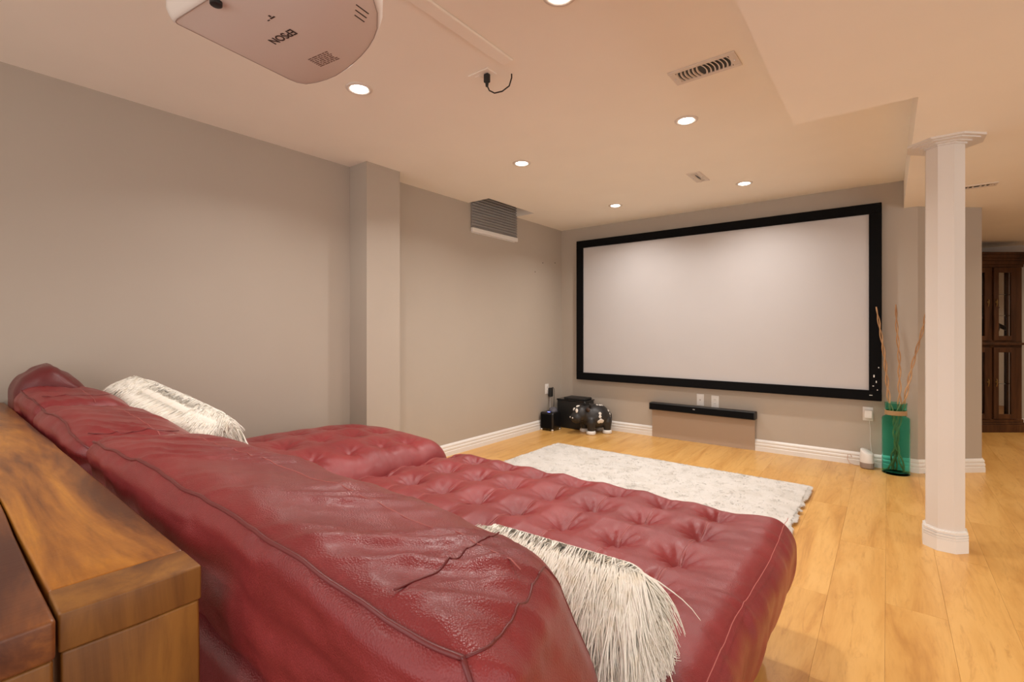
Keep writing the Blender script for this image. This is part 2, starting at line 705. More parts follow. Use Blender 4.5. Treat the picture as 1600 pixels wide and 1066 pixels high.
# twin stitch lines along each tuft column
s = MB()
for cx in RC:
    for a in range(4):
        ys = np.linspace(RR[a] - .012, RR[a + 1] + .012, 14)
        for dx in (-.0035, .0035):
            zz = ztop(np.full(14, cx + dx), ys)
            s.tube([(cx + dx, yy, z_ + .0006) for yy, z_ in zip(ys, zz)], .0009, 5)
ys = np.linspace(1.93, .75, 60)
zz = ztop(np.full(60, -.272), ys)
s.tube([(-.272 + .004 * math.sin(yy * 9), yy, z_ - .006) for yy, z_ in zip(ys, zz)], .0010, 5)
tag(s.build('stitching', M_seam, st), 'paler stitched seams', kind='stuff')
LC = [-2.60, -2.35, -2.10]
LR = [1.74, 1.575, 1.385, 1.19, 1.0]
seat('seat', -2.90, -1.925, .46, 1.975, .15, .495, .15, LC, LR, .030, .25, .19, .002, .062, 23)

MB().add(*[a if i else a + np.array([-1.605, 1.12, .105]) for i, a in enumerate(rbox(2.55, 1.46, .15, .03, .2, 3))]).build('base', M_leather, sofa, 180)
ft = MB().box(-.025, .025, -.025, .025, 0, .035, .004)
fo = None
for fx, fy in [(-.40, 1.80), (-2.75, 1.80), (-.40, .5), (-2.75, .5), (-1.6, 1.80)]:
    if fo is None:
        fo = ft.build('foot', M_blackmatt, sofa)
    else:
        f2 = fo.copy()
        COL.objects.link(f2)
        fo = f2
    fo.location = (fx, fy, 0)


def cushion(name, w, corners, loc, r, seed, mat, sag=0.0, res=.012, rz=0, wrinkle=.006, bulge=.03, pipe=True, skew=0.0, endsink=1.0):
    """back cushion: corners = (y,z) of rear-top, front-top, front-bottom, rear-bottom at loc x centre"""
    A, B, Cc, D = [np.array(q) for q in corners]
    dep, hgt = .32, .40
    V, F = rbox(w, dep, hgt, r, res, 9)

    def warp(V):
        V = np.array(V, float)
        u = V[:, 0] / (w / 2)
        s_ = V[:, 1] / dep + .5
        t_ = V[:, 2] / hgt + .5
        top = A[None] * (1 - s_[:, None]) + B[None] * s_[:, None]
        bot = D[None] * (1 - s_[:, None]) + Cc[None] * s_[:, None]
        yz = bot * (1 - t_[:, None]) + top * t_[:, None]
        pil = (1 - np.abs(u) ** 2.4)
        tm = np.clip((t_ - .55) / .4, 0, 1)
        rear = np.clip((.35 - s_) / .35, 0, 1)
        front = np.clip((s_ - .6) / .4, 0, 1)
        xx = V[:, 0]
        q1 = vnoise(xx * 12 - 3.2 * s_ + .7 * vnoise(xx * 3, s_ * 1.5, seed), s_ * .8 + xx * 1.5, seed)
        q2 = vnoise(xx * 24 - 6.0 * s_ + .9 * vnoise(xx * 5, s_ * 1.5, seed + 1), s_ * 1.2 + xx * 2, seed + 12)
        wr = 1.0 * (1 - np.abs(q1)) ** 3 + .55 * (1 - np.abs(q2)) ** 3 - .4
        wr2 = fbm(V[:, 0] * 7 + 3 * s_, s_ * 3 + t_ * 2, seed + 4)
        amp = (.12 + .88 * np.clip(1.25 - np.abs(s_ - .52) * 2.4, 0, 1)) * (.45 + .55 * np.clip(fbm(V[:, 0] * 2.5, s_, seed + 20) + .6, 0, 1))
        yz[:, 1] += tm * (bulge * pil + wrinkle * wr * amp + wrinkle * .35 * wr2)
        yz[:, 0] += -rear * (bulge * .6 * pil * np.sin(np.clip(t_, 0, 1) * math.pi) + wrinkle * .8 * fbm(V[:, 0] * 5, t_ * 3, seed + 8))
        yz[:, 0] += front * (.02 * pil)
        yz[:, 1] += sag * u * tm - .045 * np.clip((np.abs(u) - .72) / .28, 0, 1) ** 2 * tm * endsink
        yz[:, 0] += rear * .03 * np.clip((np.abs(u) - .75) / .25, 0, 1) ** 2 * endsink
        x = V[:, 0].copy()
        e = np.clip((np.abs(u) - .75) / .25, 0, 1) * np.sign(u)
        x += np.clip(u, 0, 1) ** 4 * skew * (.5 - s_)
        x += e * (.012 * np.sin(np.clip(t_, 0, 1) * math.pi) * np.sin(np.clip(s_, 0, 1) * math.pi) + wrinkle * .45 * fbm(s_ * 4, t_ * 3, seed + 6))
        return np.stack([x, yz[:, 0], yz[:, 1]], 1)
    o = mesh_obj(name, warp(V), F, mat, sofa, 180, loc)
    o.rotation_euler = (0, 0, rz)
    if pipe:
        m = MB()
        n = 70
        xs = np.linspace(-w / 2 + r * .6, w / 2 - r * .45, n)
        c = r * (1 - .7071)
        path = [(x_, -dep / 2 + c, hgt / 2 - c) for x_ in xs if x_ < w / 2 - r]

        def arc(d0, d1, ctr, k_=8):
            for q in np.linspace(0, 1, k_):
                v_ = Vector(d0).normalized().slerp(Vector(d1).normalized(), float(q))
                yield (ctr[0] + r * v_.x, ctr[1] + r * v_.y, ctr[2] + r * v_.z)
        ctr = (w / 2 - r, -dep / 2 + r, hgt / 2 - r)
        path += list(arc((0, -1, 1), (1, -1, 1), ctr)) + list(arc((1, -1, 1), (1, -1, 0), ctr))
        path += [(w / 2 - c, -dep / 2 + c, z_) for z_ in np.linspace(hgt / 2 - r, -hgt / 2 + r, 20)]
        m.tube(warp(path) + np.array([0, -.0005, .0005]), .0032, 6)
        m.build('piping', M_piping, o, 180)
        m = MB()
        P = warp(np.stack([xs, np.full(n, dep * .17), np.full(n, hgt / 2)], 1))
        m.tube(P, .0011, 5)
        m.build('stitching', M_seam, o, 180)
        m = MB()
        for xx in (w / 2 - r * 1.5, ):  # tube coloured dark for the shade in the fold near the end
            ss = np.linspace(-dep / 2 + r * .6, dep * .36, 40)
            P = warp(np.stack([np.full(40, xx), ss, np.full(40, hgt / 2)], 1)) + np.array([0, 0, .0004])
            m.tube(P, .0014, 6)
        path = list(arc((1, -1, 1), (1, 0, 1), ctr)) + [(w / 2 - c, y_, hgt / 2 - c) for y_ in np.linspace(-dep / 2 + r, dep / 2 - r, 24)]
        ctr = (w / 2 - r, dep / 2 - r, hgt / 2 - r)
        path += list(arc((1, 0, 1), (1, 1, 1), ctr)) + list(arc((1, 1, 1), (1, 1, 0), ctr))
        path += [(w / 2 - c, dep / 2 - c, z_) for z_ in np.linspace(hgt / 2 - r, -hgt / 2 + r, 20)]
        m.tube(warp(path), .0016, 6)
        m.build('seam', M_piping, o, 180)
    return o


cushion('back_cushion', 1.33, [(.285, .846), (.59, .812), (.79, .455), (.320, .61)], (-.98, 0, 0), .08, 31, M_leather, sag=-.004, bulge=.014, skew=.12, wrinkle=.0115, endsink=.18, res=.008)
cushion('back_cushion', .74, [(.290, .838), (.58, .80), (.78, .47), (.320, .61)], (-1.99, 0, 0), .085, 47, M_leather, sag=-.022, bulge=.022, wrinkle=.010, res=.009)
cushion('back_cushion', .52, [(.290, .872), (.56, .85), (.78, .48), (.320, .61)], (-2.60, 0, 0), .085, 59, M_leather, sag=-.012, bulge=.014, wrinkle=.009)

MB().add(*[a if i else a + np.array([-1.67, .40, .315]) for i, a in enumerate(rbox(2.52, .14, .57, .045, .05, 5))]).build('back_frame', M_leather, sofa, 180)
# left arm by the wall, with a taller dark cushion at the corner
V, F = rbox(.18, .86, .58, .075, .02, 6)
V += np.array([-2.965, .75, .35])
V[:, 2] += .008 * fbm(V[:, 0] * 6, V[:, 1] * 6, 3) * (V[:, 2] > .5)
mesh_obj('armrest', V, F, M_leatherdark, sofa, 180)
V, F = rbox(.30, .25, .50, .085, .012, 7)
t = np.clip((V[:, 2] + .25) / .5, 0, 1)
V[:, 0] += .004 * vnoise(V[:, 1] * 14, V[:, 2] * 30, 5)
V[:, 2] += .006 * vnoise(V[:, 0] * 10, V[:, 1] * 40, 6) * t
V[:, 2] -= t ** 2 * (.85 * np.clip(V[:, 1] - .0, 0, 1) + .35 * np.clip(-.02 - V[:, 1], 0, 1))
V += np.array([-2.86, .42, .718])
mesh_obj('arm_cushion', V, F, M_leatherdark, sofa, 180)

# ---------------------------------------------------------------- fur pillows
M_fur = Mat('ivory_fur', (.80, .75, .64), .85)
nv = M_fur.coords()
M_fur.color(M_fur.mix((.95, .92, .84), (.86, .78, .63), M_fur.ramp(M_fur.noise(nv, 45, 2), [(.5, (0, 0, 0)), (.8, (.8, .8, .8))])))
M_fur = M_fur.m


def strands(starts, normals, lengths, rad, downf, push, rng, segs=6, clump=None):
    """thin tapered hair prisms; grown step by step, bending to gravity and kept outside by push()"""
    V, F, n = [], [], 0
    for p, nm, L in zip(starts, normals, lengths):
        p = Vector(p)
        d = Vector(nm)
        side = Vector((rng.uniform(-1, 1), rng.uniform(-1, 1), 0)).normalized()
        step = L / segs
        rings = []
        for k in range(segs + 1):
            rr = rad * (1 - .75 * k / segs) * (.1 if k == 0 else 1)
            u = d.cross(side)
            if u.length < 1e-5:
                u = Vector((1, 0, 0))
            u.normalize()
            w_ = d.cross(u).normalized()
            rings.append([p + u * rr, p - u * rr * .5 + w_ * rr * .87, p - u * rr * .5 - w_ * rr * .87])
            d = (d + Vector((rng.gauss(0, .10), rng.gauss(0, .10), -downf))).normalized()
            p = push(p + d * step)
        for rg in rings:
            V.extend(tuple(q) for q in rg)
        for k in range(segs):
            for j in range(3):
                a, b = n + k * 3 + j, n + k * 3 + (j + 1) % 3
                F.append((a, b, b + 3, a + 3))
        n += 3 * (segs + 1)
    return V, F


def fur_pillow(label, loc, rot, size, seed, count, lenr, downf, lift=.3, floor_z=-9):
    hx, hy, hz = [s / 2 for s in size]
    root = thing('fur_pillow', label, 'pillow', loc, 0, None)
    Rm = Matrix.Rotation(rot[2], 3, 'Z') @ Matrix.Rotation(rot[1], 3, 'Y') @ Matrix.Rotation(rot[0], 3, 'X')
    Ri = Rm.inverted()
    V, F = rbox(size[0], size[1], size[2], hy * .96, .03, 6)
    # pinch towards the edges like a stuffed cover
    u = np.abs(V[:, 0] / hx)
    w_ = np.abs(V[:, 2] / hz)
    V[:, 1] *= 1.0 - .32 * np.maximum(u, w_) ** 3
    V = V @ np.array(Rm).T
    mesh_obj('cover', V, F, M_fur, root, 180)
    rng = random.Random(seed)

    def push(p):
        q = Ri @ p
        e = (abs(q.x) / (hx * 1.01)) ** 4 + (abs(q.z) / (hz * 1.01)) ** 4
        if e < 1:
            th = hy * (1 - .30 * max(abs(q.x) / hx, abs(q.z) / hz) ** 3) * 1.04 + .006
            if abs(q.y) < th:
                q.y = th if q.y > 0 else -th
        p = Rm @ q
        if p.z < floor_z:
            p.z = floor_z + .002
        return p
    S, Nn, Ls = [], [], []
    clumps = [(rng.uniform(-1, 1), rng.uniform(-1, 1), rng.gauss(0, .5), rng.gauss(0, .35), rng.uniform(.7, 1.3)) for _ in range(70)]
    for _ in range(count):
        a, b = rng.uniform(-1, 1), rng.uniform(-1, 1)
        sd = 1 if rng.random() < .5 else -1
        edge_y = None
        if rng.random() < .40:
            edge_y = rng.uniform(-1, 1)
            if rng.random() < .35:
                a = math.copysign(1, a)
            else:
                b = math.copysign(1, b) if rng.random() < .2 else 1
        q = Vector((a * hx * .99, (sd if edge_y is None else edge_y) * hy * (1 - .32 * max(abs(a), abs(b)) ** 3), b * hz * .99))
        nl = Vector((a ** 3 * .9, (sd if edge_y is None else edge_y) * (1 - max(abs(a), abs(b)) ** 3 * .6), b ** 3 * .8 + .1))
        cl = min(clumps, key=lambda c_: (c_[0] - a) ** 2 + (c_[1] - b) ** 2)
        nl.normalize()
        nw = Rm @ nl
        td = Vector((0, 0, -1)) - nw * (-nw.z)
        if b > .85:
            td = td + Vector((rng.gauss(.15, .2), -1.0 if rng.random() < .75 else .8, -.1)) * 1.1
        else:
            td = td + Vector((0, 1.0 if q.y > 0 else -1.0, -.1)) * max(0, nw.z) ** 2 * .5
        lat = Rm @ Vector((a, 0, 0))
        cj = Rm @ Vector((cl[2] * .5 + (cl[0] - a) * 1.6, 0, cl[3] * .3 + (cl[1] - b) * .8))
        cj = cj - nw * cj.dot(nw)
        d0 = nw * lift * max(0, 1 - max(0, nw.z)) + td * 1.0 + lat * .35 * abs(a) ** 3 + cj * .26
        d0.normalize()
        S.append(Rm @ q)
        Nn.append(d0)
        Ls.append(rng.uniform(*lenr) * cl[4] * (1 - .4 * max(0, nw.z) ** 2 * (b < .85)) * (1.25 if b > .85 else 1))
    V, F = strands(S, Nn, Ls, .0022, downf, push, rng)
    o = mesh_obj('fur', V, F, M_fur, root, 180)
    tag(o, kind='stuff')
    return root


fur_pillow('ivory long-haired fur pillow on the tufted seat, hair hanging over its edge', (-.550, .865, .56), (R(36), 0, R(3)), (.39, .13, .22), 5, 17000,
           (.06, .105), .20, lift=.16, floor_z=-.10)
fur_pillow('ivory fur pillow leaning on the back cushions near the left wall', (-2.33, .735, .695), (R(24), R(7), R(4)), (.92, .14, .31), 9, 12000,
           (.03, .06), .12, lift=.14)

# ---------------------------------------------------------------- console table behind the sofa
TZ = .80
table = thing('console_table', 'rustic brown wooden console table standing along the back of the sofa', 'table', (-1.90, .180, 0), R(-1.0))
hl = 1.165


def plank(name, x0, x1, y0, y1, z0, z1, mat, r=.004, seed=0):
    V, F = rbox(x1 - x0, y1 - y0, z1 - z0, r, .06, 2)
    V += np.array([(x0 + x1) / 2, (y0 + y1) / 2, (z0 + z1) / 2])
    V[:, 2] += .0012 * vnoise(V[:, 0] * 5, V[:, 1] * 18, seed)
    V[:, 1] += .0012 * vnoise(V[:, 0] * 6, V[:, 2] * 9, seed + 3)
    return mesh_obj(name, V, F, mat, table, 50)


plank('plank', -hl, hl - .075, -.045, .098, TZ - .045, TZ, M_table, .004, 1)
plank('plank', -hl, hl + .012, -.20, -.049, TZ - .047, TZ - .001, M_tabledark, .005, 2)
plank('plank', -hl, hl + .012, -.36, -.204, TZ - .047, TZ - .001, M_tabledark, .005, 3)
pe = plank('end_board', hl - .0735, hl, -.045, .098, TZ - .046, TZ, M_tableend, .003, 4)
tag(pe, 'paler crosswise end board')
for sx in (-1, 1):
    x0, x1 = (hl - .062, hl - .002) if sx > 0 else (-hl, -hl + .06)
    plank('side_panel', x0, x1, -.043, .096, 0, TZ - .0465, M_tableend, .004, 5)
    plank('side_panel', x0 + .01 * (sx > 0), x1 + .01 * (sx > 0), -.198, -.050, 0, TZ - .0475, M_tableend, .004, 6)
    plank('side_panel', x0 + .01 * (sx > 0), x1 + .01 * (sx > 0), -.358, -.205, 0, TZ - .0475, M_tableend, .004, 7)
plank('shelf', -hl + .065, hl - .068, -.34, .09, .25, .285, M_tabledark, .004, 8)

# ---------------------------------------------------------------- shag rug
rug = thing('shag_rug', 'white shaggy rectangular rug on the floor in front of the sofa', 'rug', (-1.47, 3.22, 0))
M_rug = Mat('ivory_shag', (.78, .75, .70), .9)
v = M_rug.coords()
M_rug.color(M_rug.mix((.70, .68, .65), (.635, .61, .57), M_rug.ramp(M_rug.noise(v, 9, 5, .6), [(.42, (0, 0, 0)), (.62, (1, 1, 1))])))
M_rug.bump(M_rug.noise(v, 120, 3), .6, .01)
M_rug = M_rug.m
RX, RY = 2.08, 1.42
V, F = rbox(RX, RY, .028, .012, .016, 2)
V[:, 2] += .016
top = V[:, 2] > .016
V[:, 2] += top * .003 * fbm(V[:, 0] * 26, V[:, 1] * 26, 2)
for ax, hf in ((0, RX / 2), (1, RY / 2)):
    q = np.abs(V[:, ax]) > hf - .02
    V[:, ax] += q * np.sign(V[:, ax]) * .005 * fbm(V[:, 1 - ax] * 40, V[:, 1 - ax] * 3 + 7, 4 + ax)
mesh_obj('backing', V, F, M_rug, rug, 180)
rng = np.random.default_rng(3)
n = 26000
bx = rng.uniform(-RX / 2, RX / 2, n)
by = rng.uniform(-.35, RY / 2, n)
ed = rng.random(n) < .10
bx[ed & (rng.random(n) < .4)] = RX / 2
by[ed & (bx < RX / 2)] = RY / 2
th = vnoise(bx * 9, by * 9, 5) * 5 + rng.normal(0, .6, n)
ln = rng.uniform(.012, .028, n)
dx, dy = np.cos(th) * ln, np.sin(th) * ln
out = np.where(bx >= RX / 2, .009, 0)
outy = np.where(by >= RY / 2, .009, 0)
z0 = np.full(n, .022)
tip = np.stack([bx + dx * .8 + out, by + dy * .8 + outy, np.clip(.029 + rng.normal(0, .003, n) - (out + outy) * .9, .004, .05)], 1)
w_ = .0045
px, py = -np.sin(th) * w_, np.cos(th) * w_
V = np.stack([np.stack([bx + px, by + py, z0], 1), np.stack([bx - px, by - py, z0], 1), np.stack([bx, by, z0 + .008], 1), tip], 1).reshape(-1, 3)
b4 = np.arange(n) * 4
F = np.concatenate([np.stack([b4, b4 + 2, b4 + 3], 1), np.stack([b4 + 2, b4 + 1, b4 + 3], 1), np.stack([b4 + 1, b4, b4 + 3], 1)])
tag(mesh_obj('pile', V, F, M_rug, rug), kind='stuff')

# ---------------------------------------------------------------- projection screen
SX0, SX1, SZ0, SZ1 = -2.835, -.037, .545, 2.137
SY = 4.842
scr = thing('projection_screen', 'large white projection screen in a black frame on the back wall', 'screen', (0, 0, 0))
fw = .083
MB().box(SX0 + fw - .01, SX1 - fw + .01, SY + .020, SY + .030, SZ0 + fw - .01, SZ1 - fw + .01).build('screen_surface', M_screen, scr)
MB().box(SX0, SX1, SY, SY + .045, SZ1 - fw, SZ1, .006).build('frame_bar', M_black, scr)
MB().box(SX0, SX1, SY, SY + .045, SZ0, SZ0 + fw, .006).build('frame_bar', M_black, scr)
MB().box(SX0, SX0 + fw, SY, SY + .0445, SZ0 + fw - .001, SZ1 - fw + .001, .006).build('frame_bar', M_black, scr)
MB().box(SX1 - fw, SX1, SY, SY + .0445, SZ0 + fw - .001, SZ1 - fw + .001, .006).build('frame_bar', M_black, scr)
for bx_ in (-2.4, -.5):
    for bz in (.8, 1.9):
        MB().box(bx_ - .03, bx_ + .03, SY + .030, YB, bz - .03, bz + .03).build('wall_bracket', M_black, scr)
for (dx, dz, a, b_) in [(-.05, .20, .004, .010), (-.035, .155, .003, .008), (-.055, .12, .005, .003), (-.028, .09, .003, .004), (-.07, .045, .010, .002), (-.02, .27, .003, .004)]:
    MB().box(SX1 + dx - a, SX1 + dx + a, SY - .0012, SY + .001, SZ0 + dz - b_, SZ0 + dz + b_).build('scuff', M_white, scr)

# ---------------------------------------------------------------- wall below the screen
sb = thing('soundbar', 'long black soundbar mounted on the wall under the screen', 'soundbar', (-1.452, 4.86, .327))
MB().box(-.502, .502, -.045, .045, -.035, .037, .008, 3).build('body', M_blackmatt, sb, 40)
MB().box(-.49, .49, -.0465, -.044, -.029, .031, .001).build('grille', M_black, sb)
MB().box(-.055, -.035, -.0475, -.0455, .006, .012).build('badge', M_chrome, sb)
MB().box(-.3, -.24, .04, .057, -.02, .02).build('wall_bracket', M_blackmatt, sb)
MB().box(.24, .3, .04, .057, -.02, .02).build('wall_bracket', M_blackmatt, sb)
M_panel = paint('tan_panel', (.44, .33, .245), .5)
pn = MB().box(-1.95, -.968, 4.893, 4.8965, .003, .30, .001).build('wall_panel', M_panel)
tag(pn, 'flat tan panel covering the wall and baseboard below the soundbar', 'panel')


def plate(label, name, loc, rz, kind_, group=None, cat='outlet'):
    """wall plate facing local -Y"""
    o = thing(name, label, cat, loc, rz, group)
    MB().box(-.035, .035, -.006, 0, -.057, .057, .003, 2).build('cover_plate', M_white, o, 40)
    if kind_ == 'duplex':
        for z in (-.02, .02):
            rc = MB().box(-.016, .016, -.009, -.004, z - .014, z + .014, .002, 2).build('receptacle', M_white, o, 40)
            s_ = MB()
            s_.box(-.007, -.005, -.0095, -.0088, z - .003, z + .006)
            s_.box(.005, .007, -.0095, -.0088, z - .003, z + .006)
            s_.build('slots', M_slot, rc)
    elif kind_ == 'jack':
        j = MB()
        j.lathe([(.006, 0), (.006, .008), (.003, .008)], 14, Matrix.Translation((0, -.005, .0)) @ Matrix.Rotation(R(90), 4, 'X'))
        j.build('jack', M_chrome, o, 40)
    elif kind_ == 'switch':
        MB().box(-.017, .017, -.010, -.004, -.033, .033, .002, 2).build('paddle', M_white, o, 40)
    return o


plate('white wall plate with a round cable jack, left of the outlet above the soundbar', 'jack_plate', (-1.464, YB, .423), 0, 'jack', cat='wall plate')
plate('white duplex outlet just above the soundbar', 'wall_outlet', (-1.325, YB, .418), 0, 'duplex')
plate('white outlet plate by the vase, covered by a plugged-in white adapter', 'wall_outlet', (-.128, YB, .427), 0, 'duplex')
plate('white outlet on the left wall above the black boxes, holding a black adapter', 'wall_outlet', (XL, 4.595, .44), R(90), 'duplex')

# white adapter + cord down to the round speaker
ad = thing('power_adapter', 'small white square power adapter plugged in beside the green vase', 'adapter', (-.124, YB - .009, .425))
MB().box(-.026, .026, -.03, 0, -.03, .036, .005, 3).build('adapter_body', M_white, ad, 40)
MB().tube([(0, -.015, -.028), (.006, -.014, -.05), (.012, -.006, -.12), (.012, -.002, -.22), (.02, -.012, -.30), (.06, -.03, -.365), (.12, -.02, -.414), (.06, -.03, -.419), (.02, -.022, -.419)], .0017, 6).build('cord', M_white, ad, 180)
# smart speaker
sp = thing('smart_speaker', 'small round white tabletop speaker with grey base on the floor by the baseboard', 'speaker', (-.132, 4.826, 0), R(-30))
V, F = [], []
MB().lathe([(.034, 0.002), (.042, .004), (.047, .012), (.048, .05)], 28).build('fabric_base', Mat('taupe_fabric', (.33, .27, .24), .8).m, sp, 60)
mm = MB().lathe([(.0482, .050), (.0485, .052), (.0475, .08), (.045, .11), (.043, .135), (.040, .138)], 28)
Vt = mm.v[0]
Vt[:, 2] += np.clip((Vt[:, 2] - .07) / .06, 0, 1) * Vt[:, 0] * -.45
mm.build('shell', M_white, sp, 60)
# loop of thin pinkish cord at the baseboard
lp = MB().tube([(-.235, 4.894, .06), (-.245, 4.885, .085), (-.262, 4.88, .08), (-.265, 4.88, .045), (-.25, 4.875, .012), (-.215, 4.87, .004), (-.185, 4.86, .004)], .0022, 6)
tag(lp.build('cord_loop', Mat('pinkish_cord', (.62, .42, .33), .5).m, None, 180), 'thin pinkish loop of cord against the baseboard beside the white speaker', 'cord')

# ---------------------------------------------------------------- green vase with twisted branches
vx, vy = .050, 4.80
vase = thing('glass_vase', 'tall emerald green glass vase with a rope-bound neck on the floor', 'vase', (vx, vy, 0))
outp = [(.084, .0), (.088, .004), (.088, .425), (.084, .437), (.066, .445), (.063, .452), (.063, .488), (.068, .496), (.070, .545), (.072, .549)]
inp = [(.069, .549), (.066, .545), (.064, .497), (.059, .488), (.059, .452), (.062, .448), (.080, .434), (.084, .424), (.084, .020), (.078, .014)]
MB().lathe(outp + inp, 40).build('glass_body', M_green, vase, 50)
M_rope = Mat('jute', (.42, .27, .13), .9).m
rp = MB()
for q in range(6):
    z = .455 + q * .0058
    rp.tube([(.0665 * math.cos(a), .0665 * math.sin(a), z + .0058 * a / 6.3) for a in np.linspace(0, 6.3, 40)], .0034, 6)
rp.build('rope_band', M_rope, vase, 180)
M_branch = wood('peeled_willow', [(.3, (.28, .13, .05)), (.5, (.50, .29, .14)), (.75, (.62, .40, .22))], 'Z', 2.0, .6, False).m
BR = [('left', [(.000 + .015, 4.80, .022), (.062, 4.81, .30), (.020, 4.80, .50), (.008, 4.80, .56), (-.018, 4.80, .893), (-.055, 4.80, 1.18), (-.072, 4.80, 1.30)]),
      ('middle', [(.100, 4.775, .022), (.040, 4.79, .28), (.060, 4.80, .48), (.073, 4.80, .56), (.071, 4.80, .896), (.055, 4.80, 1.15), (.050, 4.80, 1.315)]),
      ('right', [(.045, 4.82, .022), (.052, 4.82, .25), (.082, 4.81, .48), (.100, 4.80, .55), (.150, 4.80, .85), (.210, 4.80, 1.12), (.236, 4.80, 1.29)])]
LB = {'left': 'pale twisted willow branch leaning left over the black screen frame',
      'middle': 'pale twisted willow branch standing upright between two leaning branches',
      'right': 'pale twisted willow branch leaning right behind the white column'}


for bi, (nm, P) in enumerate(BR):
    Q, t = smooth_path(P, 90)
    m = MB()
    for ph in (0, math.pi):
        amp = np.clip(.0115 * (1 - .5 * t / t[-1]), 0, 1) * np.clip((t[-1] - t) / .1 + .1, 0, 1)
        wv = 2 * math.pi * t / .235 + ph + bi * 1.1
        pts = Q + np.stack([np.cos(wv) * amp, np.sin(wv) * amp, np.zeros_like(t)], 1)
        m.tube(pts, np.clip(.0068 - .0030 * t / t[-1], .002, 1), 7)
    tag(m.build('willow_branch', M_branch, None, 180), LB[nm], 'branch', 'willow branches in the green vase')

# ---------------------------------------------------------------- black boxes and cow in the corner
cb = thing('cube_speaker', 'small glossy black cube speaker with a blue glint, by the left wall', 'speaker', (-2.972, 4.515, 0))
MB().box(-.088, .088, -.088, .088, .012, .205, .022, 4).build('body', M_blackgloss, cb, 60)
MB().box(-.070, .070, -.0905, -.086, .03, .185, .004, 2).build('grille', M_black, cb, 60)
for sx in (-1, 1):
    for sy in (-1, 1):
        MB().lathe([(.014, 0), (.016, .004), (.016, .02), (.010, .026)], 12, Matrix.Translation((sx * .072, sy * .072, 0))).build('foot', M_chrome, cb, 60)
dm = Mat('smoked_dome', (.10, .10, .12), .08)
MB().lathe([(.05, .200), (.052, .21), (.046, .232), (.032, .248), (.012, .254)], 20, Matrix.Translation((.02, .02, 0))).build('dome', dm.m, cb, 180)
MB().ball((.012, -.055, .2045), (.02, .012, .004), 12, 8).build('blue_glint', M_blue, cb, 180)  # glowing disc stands in for the bluish glint on the glossy top

bx = thing('black_case', 'large matt black box with a raised lid behind the cow toy', 'case', (-2.80, 4.79, 0))
MB().box(-.20, .17, -.10, .10, .0, .315, .012, 3).build('body', M_blackmatt, bx, 50)
MB().box(-.205, .175, -.105, .105, .312, .327, .005, 2).build('lid', M_blackgloss, bx, 50)
MB().box(-.12, .15, -.085, .085, .326, .35, .008, 3).build('tray', M_blackmatt, bx, 50)

wa = thing('plug_adapter', 'black power adapter hanging in the left wall outlet with its cord', 'adapter', (XL + .009, 4.635, .405))
MB().box(0, .04, -.024, .024, -.055, .045, .006, 3).build('adapter_body', M_blackmatt, wa, 40)
MB().tube([(.02, .012, .042), (.03, .03, .05), (.035, .05, .03), (.03, .06, -.03), (.03, .055, -.10), (.04, .03, -.18)], .003, 7).build('cord', M_cord, wa, 180)
MB().tube([(.015, -.005, -.05), (.016, -.008, -.10), (.03, -.03, -.17), (.06, -.06, -.19)], .0065, 7).build('grey_cord', Mat('grey_cord', (.30, .27, .25), .5).m, wa, 180)

cow = thing('bouncy_cow', 'black rubber bouncy cow toy with white patches, in front of the black box', 'toy', (-2.52, 4.675, 0), R(236))
cow.scale = (1.1, 1.1, 1.1)
M_cow = Mat('black_rubber', (.022, .021, .021), .42).m
M_cowwhite = Mat('white_rubber', (.78, .75, .70), .45).m
m = MB()
m.ball((-.02, 0, .165), (.150, .124, .118), 22, 14)
m.ball((.135, 0, .195), (.082, .078, .082), 20, 12)
m.ball((.185, 0, .160), (.060, .068, .058), 18, 12)
m.ball((.080, 0, .185), (.09, .085, .085), 18, 12)
for sx, sy in [(.065, 1), (.065, -1), (-.11, 1), (-.11, -1)]:
    m.lathe([(.034, .025), (.038, .06), (.048, .12), (.04, .16)], 14, Matrix.Translation((sx, sy * .072, 0)))
m.tube([(-.16, 0, .2), (-.19, 0, .17), (-.185, .01, .12)], [.016, .012, .014], 8)
body = m.build('body', M_cow, cow, 180)
rm = body.modifiers.new('remesh', 'REMESH')
rm.mode = 'VOXEL'
rm.voxel_size = .007
rm.use_smooth_shade = True
sm = body.modifiers.new('smooth', 'SMOOTH')
sm.iterations = 6
for sx, sy in [(.065, 1), (.065, -1), (-.11, 1), (-.11, -1)]:
    MB().lathe([(.040, 0), (.046, .006), (.045, .026), (.036, .036)], 16, Matrix.Translation((sx, sy * .072, 0))).build('hoof', M_cowwhite, cow, 50)
for sy in (-1, 1):
    MB().ball((.105, sy * .085, .245), (.018, .034, .022), 12, 8, None).build('ear', Mat('brown_rubber', (.05, .028, .02), .5).m, cow, 180)
    ey = MB().ball((.196, sy * .026, .226), (.014, .020, .026), 12, 8).build('eye', M_cowwhite, cow, 180)
    MB().ball((.208, sy * .022, .220), (.005, .008, .010), 10, 6).build('pupil', M_cow, ey, 180)
    MB().ball((.241, sy * .026, .162), (.006, .008, .008), 10, 6).build('nostril', M_cowwhite, cow, 180)
    MB().tube([(.065, sy * .05, .262), (.066, sy * .056, .285), (.075, sy * .058, .30)], [.012, .010, .005], 8).build('horn', M_cow, cow, 180)
MB().ball((.168, 0, .266), (.024, .013, .012), 10, 8).build('blaze', M_cowwhite, cow, 180)


